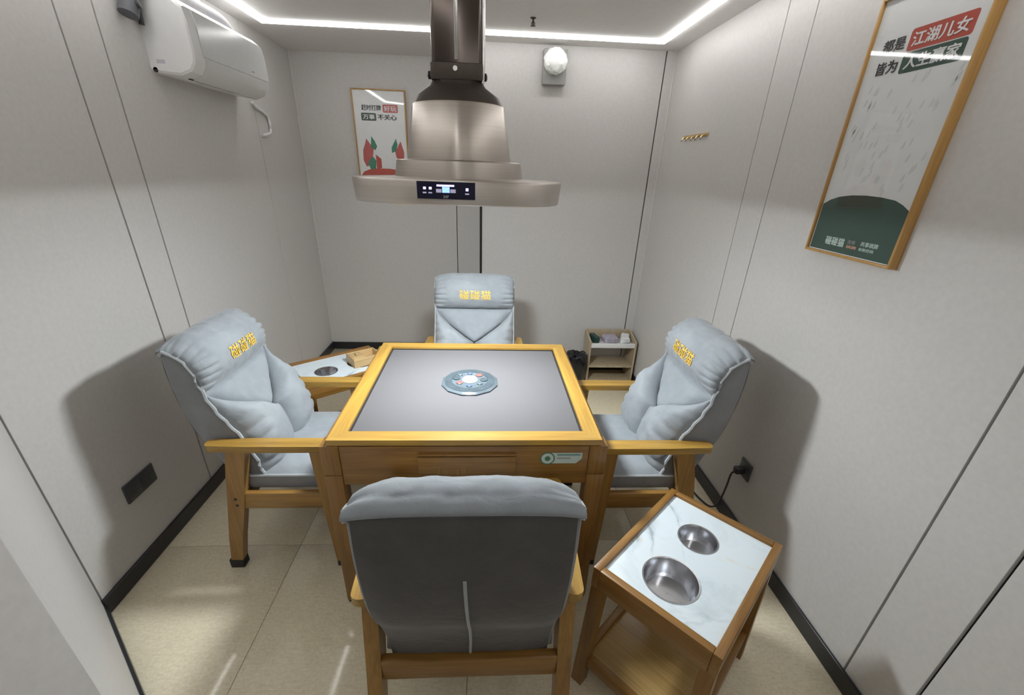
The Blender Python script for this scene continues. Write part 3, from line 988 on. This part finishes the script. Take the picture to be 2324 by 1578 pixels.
# display follows the front of the tray
def fy(x, z): 
    k = 1 - 0.012 * (1 - z / 0.064)
    a, b, e = 0.349 * k, 0.265 * k, 3.2
    return -b * (1 - abs(x / a) ** e) ** (1 / e)
def curved_plate(name, x0, x1, za, zb, off, thick, mat, par, n=10):
    m = MB()
    rr = []
    for k in range(n + 1):
        x = x0 + (x1 - x0) * k / n
        rr.append([Vector((x, fy(x, za) - off, za)), Vector((x, fy(x, zb) - off, zb)), Vector((x, fy(x, zb) - off + thick, zb)), Vector((x, fy(x, za) - off + thick, za))])
    m.loft(rr)
    return m.build(name, mat, par, smooth=False)
dsp = curved_plate('display', -0.113, 0.060, 0.018, 0.066, 0.002, 0.006, SCREEN, hood)
tag(dsp, 'dark blue lit control display')
for (xa, xb, za, zb, mt, nm) in ((-0.094, -0.086, .044, .051, ICON, 'icon'), (-0.077, -0.069, .044, .051, ICON, 'icon'), (0.032, 0.040, .042, .050, ICON, 'icon'), (-0.054, -0.002, .053, .058, ICON, 'level_bar'),
                              (-0.038, -0.016, .036, .052, ICON2, 'icon'), (-0.056, -0.040, .036, .046, ICON3, 'icon'), (-0.014, 0.002, .036, .046, ICON3, 'icon'), (-0.096, -0.085, .033, .037, ICON3, 'icon'), (-0.079, -0.068, .033, .037, ICON3, 'icon'), (0.030, 0.042, .032, .036, ICON3, 'icon')):
    curved_plate(nm, xa, xb, za, zb, 0.0032, 0.002, mt, dsp, 3)
me = text_mesh('3:07', 0.016, 0.008, 0.02)
for v in me.vertices: 
    x, z = v.co.x - 0.027, v.co.y + 0.025
    v.co = Vector((x, fy(x, z) - 0.0036, z))
link('clock_digits', me, dsp, WHITE)

# ------------------------------------------------------------------ air conditioner on the left wall
ac = empty('air_conditioner', (XL, 2.685, 1.945), label='white wall-mounted air conditioner high on the left wall', cat='air conditioner')
HL = 0.352
prof = [(0.0, 0.012), (0.06, 0.004), (0.120, 0.0), (0.170, 0.018), (0.193, 0.050), (0.199, 0.085), (0.196, 0.20), (0.186, 0.255), (0.155, 0.280), (0.0, 0.282)]
def acring(y, ins):
    c = Vector((0.1, 0.14))
    return [Vector(((u - (u - c.x) * ins) if u > 0 else 0, y, v - (v - c.y) * ins)) for u, v in prof]
m = MB(); m.loft([acring(-HL, 0.10), acring(-HL + 0.006, 0.035), acring(-HL + 0.02, 0.0), acring(HL - 0.02, 0.0), acring(HL - 0.006, 0.035), acring(HL, 0.10)])
m.build('casing', WHITE, ac, ang=0.5)
m = MB()
fp = [(0.1985, 0.082), (0.2035, 0.088), (0.2005, 0.20), (0.191, 0.252), (0.186, 0.250)]
m.loft([[Vector((u, y, v)) for u, v in fp] for y in (-HL + 0.06, HL - 0.012)]); m.bevel(0.003, 2, 0.8)
m.build('front_panel', WHITE2, ac)
m = MB()
m.loft([[Vector((u, y, v)) for u, v in ((0.125, -0.003), (0.172, 0.014), (0.196, 0.050), (0.2025, 0.078), (0.198, 0.078), (0.19, 0.050), (0.168, 0.02), (0.125, 0.003))] for y in (-HL + 0.075, HL - 0.03)])
m.build('louvre', WHITE2, ac)
rbox('outlet_slot', BLACK, ac, 0.116, 0.124, -HL + 0.05, HL - 0.03, -0.003, 0.004, bev=0.001)
rbox('maker_plate', GREYPL, ac, 0.2005, 0.2045, 0.15, 0.175, 0.105, 0.110, bev=0.0005)
rbox('rating_label', plain('label_lilac', (0.55, 0.54, 0.60), 0.5), ac, 0.03, 0.065, -HL - 0.0007, -HL + 0.004, 0.045, 0.060, bev=0)
m = MB(); m.lathe([(0.010, 0), (0.010, 0.004)], 14)
bmesh.ops.transform(m.bm, matrix=Matrix.Translation((0.016, -HL + 0.004, 0.022)) @ Matrix.Rotation(PI / 2, 4, 'X'), verts=m.bm.verts)
m.build('drain_hole', BLACK, ac)
# insulated pipe leaving the near end and the duct on top
pp = empty('refrigerant_pipe', (XL, 2.27, 2.12), label='dark grey insulated pipe sleeve beside the air conditioner near end', cat='pipe')
m = MB(); m.tube([(0.035, -0.045, 0.012), (0.040, -0.03, 0.05), (0.045, -0.005, 0.11), (0.045, 0.03, 0.16), (0.045, 0.10, 0.17)], 0.034, 14); m.build('sleeve', plain('sleeve_grey', (0.13, 0.135, 0.15), 0.6), pp)
m = MB(); m.tube([(0.072, -0.03, 0.05), (0.079, -0.028, 0.052)], 0.016, 12); m.build('opening', SOCK, pp)
m = MB(); m.tube([(0.02, 0.045, 0.0), (0.02, 0.05, 0.06), (0.03, 0.055, 0.12)], 0.010, 8); m.build('cable', SOCK, pp)
t2 = MB()
t2.tube([(XL + 0.065, 2.36 + 0.02 * k, 2.262 + (0.03 if k < 24 else 0.03 - 0.0012 * (k - 24) ** 2) * 0.8 + 0.002 * (k % 2)) for k in range(31)], 0.026, 12)
tag(t2.build('insulated_duct', plain('duct_film', (0.36, 0.36, 0.37), 0.5)), 'white ribbed pipe lying along the top of the air conditioner', 'pipe')
cd = MB()
cd.tube(smooth_path([(XL + 0.02, 3.17, 1.945), (XL + 0.012, 3.23, 1.925), (XL + 0.010, 3.33, 1.905), (XL + 0.010, 3.375, 1.885), (XL + 0.010, 3.386, 1.84), (XL + 0.010, 3.38, 1.80), (XL + 0.010, 3.345, 1.785), (XL + 0.010, 3.25, 1.77)], 30), 0.009, 8)
tag(cd.build('conduit', WHITE), 'thin white conduit bending down the wall below the air conditioner', 'pipe')

# ------------------------------------------------------------------ sockets, plug and cable
so = empty('wall_socket', (XL, 1.520, 0.365), label='wide dark grey double socket plate on the left wall', cat='socket', group='dark wall sockets')
rbox('plate', SOCK, so, 0.0, 0.009, -0.083, 0.083, -0.044, 0.044, bev=0.004)
for y in (-0.042, 0.042):
    f = rbox('socket_face', SOCK, so, 0.009, 0.0105, y - 0.034, y + 0.034, -0.036, 0.036, bev=0.001)
    m = MB()
    for dy, dz, r in ((-0.008, 0.012, 0.5), (0.008, 0.012, -0.5), (0, -0.012, 0)):
        m.box(0.0105, 0.0109, y + dy - 0.0012, y + dy + 0.0012, dz - 0.005, dz + 0.005)
    m.build('pin_slots', BLACK, f, smooth=False)
so2 = empty('wall_socket', (XR, 1.613, 0.345), PI, label='single dark grey socket plate on the right wall behind the right armchair', cat='socket', group='dark wall sockets')
rbox('plate', SOCK, so2, 0.0, 0.009, -0.043, 0.043, -0.046, 0.046, bev=0.004)
rbox('socket_face', SOCK, so2, 0.009, 0.0105, -0.034, 0.034, -0.036, 0.036, bev=0.001)
pl = empty('power_cord', (XR - 0.0105, 1.615, 0.342), label='black plug and cord hanging from the right wall socket', cat='cord')
rbox('plug', BLACK, pl, -0.045, 0.0, -0.017, 0.017, -0.018, 0.014, bev=0.006)
path = smooth_path([(-0.040, 0.0, -0.008), (-0.052, 0.006, -0.03), (-0.038, 0.03, -0.12), (-0.018, 0.07, -0.24), (-0.012, 0.09, -0.30), (-0.035, 0.11, -0.332), (-0.06, 0.17, -0.336), (-0.085, 0.28, -0.337), (-0.16, 0.42, -0.337)], 40)
m = MB(); m.tube(path, 0.0048, 8); m.build('cable', BLACK, pl)

# ------------------------------------------------------------------ hook rail, covered fixture
hk = empty('hook_rail', (XR, 2.895, 1.838), label='small brass coat hook rail high on the right wall', cat='hooks')
rbox('rail', BRASS, hk, -0.008, 0.0, -0.165, 0.165, -0.008, 0.009, bev=0.002)
for k in range(5):
    y = -0.132 + 0.066 * k
    m = MB(); m.tube([(-0.006, y, 0.0), (-0.022, y, -0.004), (-0.032, y, -0.018), (-0.030, y, -0.026), (-0.036, y, -0.012), (-0.040, y, -0.004)][:4], 0.0042, 6)
    m.build('hook', BRASS, hk)
wf = empty('wall_fixture', (0.442, YBR, 2.20), label='round white fixture wrapped in crumpled film on a grey box, back wall', cat='fixture')
rbox('box', plain('fixture_grey', (0.33, 0.33, 0.32), 0.5), wf, -0.078, 0.078, -0.055, 0.0, -0.06, 0.135, bev=0.006)
bm = bmesh.new()
bmesh.ops.create_icosphere(bm, subdivisions=4, radius=0.075)
for v in bm.verts:
    k = 1 + 0.10 * noise.noise(v.co * 38) + 0.06 * noise.noise(v.co * 80 + Vector((3, 1, 0)))
    v.co = Vector((v.co.x * k, v.co.y * k * 0.62 - 0.068, v.co.z * k + 0.066))
m = MB(); m.bm.free(); m.bm = bm; m.build('globe', FILM, wf, ang=0.35)

# ------------------------------------------------------------------ small shelf unit with things, bin
SX0, SX1, SY0, SY1 = 0.846, 1.236, 3.205, 3.412
sh = empty('shelf_unit', ((SX0 + SX1) / 2, (SY0 + SY1) / 2, 0), label='small pale open shelf unit in the far right corner', cat='shelf')
w2, d2 = (SX1 - SX0) / 2, (SY1 - SY0) / 2
for sx in (-1, 1):
    m = MB()
    xa, xb = sorted((sx * w2, sx * (w2 - 0.015)))
    m.prism([(-d2, 0), (d2, 0), (d2, 0.412), (d2 - 0.03, 0.412), (-d2, 0.375)], lambda u, v, d: (d, u, v), xa, xb)
    m.build('side_panel', SHELFW, sh, smooth=False)
rbox('back_rail', SHELFW, sh, -w2 + 0.015, w2 - 0.015, d2 - 0.015, d2, 0.35, 0.418, bev=0.001)
rbox('top_shelf', WHITE, sh, -w2 + 0.015, w2 - 0.015, -d2 + 0.015, d2 - 0.015, 0.325, 0.340, bev=0.001)
rbox('front_lip', WHITE, sh, -w2 + 0.015, w2 - 0.015, -d2, -d2 + 0.015, 0.325, 0.362, bev=0.001)
rbox('middle_shelf', SHELFW, sh, -w2 + 0.015, w2 - 0.015, -d2, d2, 0.150, 0.166, bev=0.001)
rbox('bottom_shelf', SHELFW, sh, -w2 + 0.015, w2 - 0.015, -d2, d2, 0.02, 0.036, bev=0.001)
rbox('plinth', SHELFW, sh, -w2 + 0.015, w2 - 0.015, -d2 + 0.02, -d2 + 0.032, 0, 0.02, bev=0.001)
def soft_block(name, mat, c, s, rot, label, cat, amp=0.004):
    bm = bmesh.new()
    bmesh.ops.create_cube(bm, size=1)
    bmesh.ops.subdivide_edges(bm, edges=bm.edges[:], cuts=5, use_grid_fill=True)
    for v in bm.verts:
        p = v.co.copy()
        r = (abs(p.x) ** 8 + abs(p.y) ** 8 + abs(p.z) ** 8) ** (1 / 8) * 2
        p = p / max(1, r / 1.0) if r > 1 else p
        q = Vector((p.x * s[0], p.y * s[1], p.z * s[2]))
        q += Vector((1, 1, 1)) * noise.noise(q * 25) * amp
        v.co = q
    zmin = min(v.co.z for v in bm.verts)
    for v in bm.verts: v.co.z -= zmin
    m = MB(); m.bm.free(); m.bm = bm
    o = m.build(name, mat, None, ang=1.2)
    o.location = c; o.rotation_euler = (0, 0, rot)
    return tag(o, label, cat)
soft_block('tissue_pack', TISSUE, (1.040, 3.315, 0.3402), (0.125, 0.10, 0.05), 0.1, 'lilac grey soft pack lying in the shelf unit top tray', 'pack')
soft_block('green_pouch', PACKG, (0.906, 3.31, 0.3402), (0.045, 0.11, 0.06), 0.3, 'dark green pouch leaning at the left of the shelf top', 'pouch')
soft_block('white_cloth', WHITE, (1.166, 3.31, 0.3402), (0.075, 0.10, 0.055), -0.2, 'crumpled white cloth at the right of the shelf top', 'cloth', 0.012)

bin_ = empty('waste_bin', (0.737, 3.20, 0), label='black waste bin with black liner beside the shelf unit', cat='bin')
m = MB(); m.lathe([(0.070, 0.0), (0.074, 0.004), (0.088, 0.20)], 28); m.build('bucket', BLACK, bin_)
bm = bmesh.new(); m = MB(); m.bm.free(); m.bm = bm
rings = []
for j, (r, z) in enumerate(((0.086, 0.10), (0.094, 0.16), (0.098, 0.22), (0.094, 0.265), (0.075, 0.275), (0.045, 0.262), (0.012, 0.252))):
    ring_ = []
    for k in range(44):
        t = 2 * PI * k / 44
        q = Vector((math.cos(t), math.sin(t), z * 9))
        rr = r * (1 + 0.09 * noise.noise(q * 2.4) + 0.05 * noise.noise(q * 6))
        ring_.append(Vector((rr * math.cos(t), rr * math.sin(t), z + 0.018 * noise.noise(q * 3 + Vector((5, 5, 5))))))
    rings.append(ring_)
m.loft(rings, cap=False)
vtop = m.bm.verts.new((0, 0, 0.25))
m.bm.verts.ensure_lookup_table()
m.build('liner', BAG, bin_, ang=0.45)

# ------------------------------------------------------------------ framed posters
def poster(name, origin, ux, W, Hh, label, depth=0.030):
    """origin: top-left corner on the wall; ux: unit vector to the right; faces out along ux x up"""
    root = empty(name, origin, math.atan2(ux[1], ux[0]), label=label, cat='picture', group='framed posters on the walls')
    D = depth       # local: x right, -y out of the wall, z down negative
    fw = 0.0085
    rbox('frame_rail', FRAMEW, root, 0, fw, -D, 0, -Hh, 0, bev=0.001)
    rbox('frame_rail', FRAMEW, root, W - fw, W, -D, 0, -Hh, 0, bev=0.001)
    rbox('frame_rail', FRAMEW, root, fw, W - fw, -D, 0, -fw, 0, bev=0.001)
    rbox('frame_rail', FRAMEW, root, fw, W - fw, -D, 0, -Hh, -Hh + fw, bev=0.001)
    sheet = rbox('print', PAPER, root, fw, W - fw, -D + 0.010, -D + 0.012, -Hh + fw, -fw, bev=0)
    rbox('glazing', PANE, root, fw, W - fw, -D + 0.004, -D + 0.0055, -Hh + fw, -fw, bev=0)
    y0 = -D + 0.010
    def poly(nm, pts, mat, lay=1):
        m = MB(); m.prism([(s * W, -t * Hh) for s, t in pts], lambda u, v, d: (u, y0 - d, v), 0.0, 0.0006 * lay)
        return m.build(nm, mat, sheet, smooth=False)
    def text(body, s0, s1, t0, t1, mat, bold=0.03, lay=2):
        me = text_mesh(body, (s1 - s0) * W, (t1 - t0) * Hh, bold)
        cx_, cz_ = (s0 + s1) / 2 * W, -(t0 + t1) / 2 * Hh
        for v in me.vertices: v.co = Vector((cx_ + v.co.x, y0 - 0.0006 * lay - 0.0004 - v.co.z, cz_ + v.co.y))
        return link('lettering', me, sheet, mat)
    return root, poly, text
def round_box(s0, s1, t0, t1, r=0.02, asp=0.5):
    pts = []
    for (a, b, a0) in ((s1 - r, t1 - r * asp, 0), (s0 + r, t1 - r * asp, PI / 2), (s0 + r, t0 + r * asp, PI), (s1 - r, t0 + r * asp, 1.5 * PI)):
        for k in range(5):
            t = a0 + PI / 2 * k / 4
            pts.append((a + r * math.cos(t), b + r * asp * math.sin(t)))
    return pts

p1, poly, text = poster('framed_poster', (XR, 1.648, 2.136), (0, -1), 0.382, 0.758, 'tall framed poster with red and green title boxes on the right wall')
for k in range(60):
    s, t = random.uniform(0.08, 0.92), random.uniform(0.30, 0.74)
    poly('speckle', [(s, t), (s + 0.020, t - 0.004), (s + 0.030, t - 0.026), (s + 0.022, t - 0.032), (s + 0.006, t - 0.016)], PGREY)
poly('green_ground', [(0.03, 0.784), (0.10, 0.764), (0.20, 0.748), (0.34, 0.738), (0.5, 0.735), (0.66, 0.738), (0.80, 0.746), (0.88, 0.760), (0.97, 0.784), (0.97, 0.985), (0.03, 0.985)], PGREEN)
poly('red_box', round_box(0.385, 0.890, 0.143, 0.216), PRED)
poly('green_box', round_box(0.380, 0.882, 0.220, 0.289), PGREEN)
text('都是', 0.143, 0.358, 0.156, 0.203, PBLACK)
text('皆为', 0.148, 0.352, 0.232, 0.279, PBLACK)
text('江湖儿女', 0.415, 0.860, 0.155, 0.204, PAPER)
text('人生赢家', 0.415, 0.855, 0.230, 0.278, PAPER)
text('碰碰猫', 0.210, 0.445, 0.919, 0.958, PLIGHT, 0.035)
text('连锁', 0.478, 0.565, 0.920, 0.938, GREYPL, 0.02)
text('棋牌', 0.478, 0.595, 0.943, 0.957, PORANGE, 0.03)
text('共享棋牌', 0.625, 0.810, 0.917, 0.938, PLIGHT, 0.03)
text('自助空间', 0.625, 0.780, 0.943, 0.957, PLIGHT, 0.03)

p2, poly, text = poster('framed_poster', (-1.036, YB, 2.142), (1, 0), 0.405, 0.745, 'framed poster with flame and leaf shapes on the back wall behind the hood')
text('赶时打牌', 0.165, 0.535, 0.140, 0.193, PBLACK, 0.03)
poly('red_box', round_box(0.566, 0.850, 0.133, 0.206, 0.02), PRED2)
text('好玩', 0.59, 0.825, 0.145, 0.195, PAPER, 0.02)
poly('green_box', round_box(0.149, 0.430, 0.214, 0.284, 0.02), PGREEN)
text('万事', 0.175, 0.405, 0.226, 0.272, PAPER, 0.03)
text('不关心', 0.458, 0.820, 0.222, 0.275, PBLACK, 0.03)
poly('red_flame', [(0.20, 0.45), (0.27, 0.50), (0.33, 0.54), (0.30, 0.62), (0.27, 0.70), (0.16, 0.72), (0.11, 0.66), (0.12, 0.56), (0.17, 0.50)], PRED2)
poly('green_leaf', [(0.30, 0.425), (0.36, 0.47), (0.40, 0.52), (0.36, 0.56), (0.28, 0.53)], PGREEN2, 2)
poly('red_flame', [(0.86, 0.465), (0.89, 0.52), (0.92, 0.57), (0.91, 0.63), (0.84, 0.66), (0.76, 0.62), (0.74, 0.56), (0.80, 0.52)], PRED2)
poly('green_leaf', [(0.775, 0.44), (0.80, 0.50), (0.76, 0.56), (0.68, 0.58), (0.68, 0.53)], PGREEN2, 2)
poly('red_ground', [(0.03, 0.82), (0.10, 0.77), (0.22, 0.745), (0.40, 0.735), (0.6, 0.735), (0.8, 0.745), (0.97, 0.80), (0.97, 0.98), (0.03, 0.98)], PRED)
poly('leaf_cluster', [(0.22, 0.66), (0.30, 0.62), (0.36, 0.66), (0.34, 0.74), (0.24, 0.745), (0.20, 0.70)], PGREEN2, 2)
poly('leaf_cluster', [(0.36, 0.60), (0.46, 0.64), (0.46, 0.73), (0.36, 0.74)], PRED, 2)
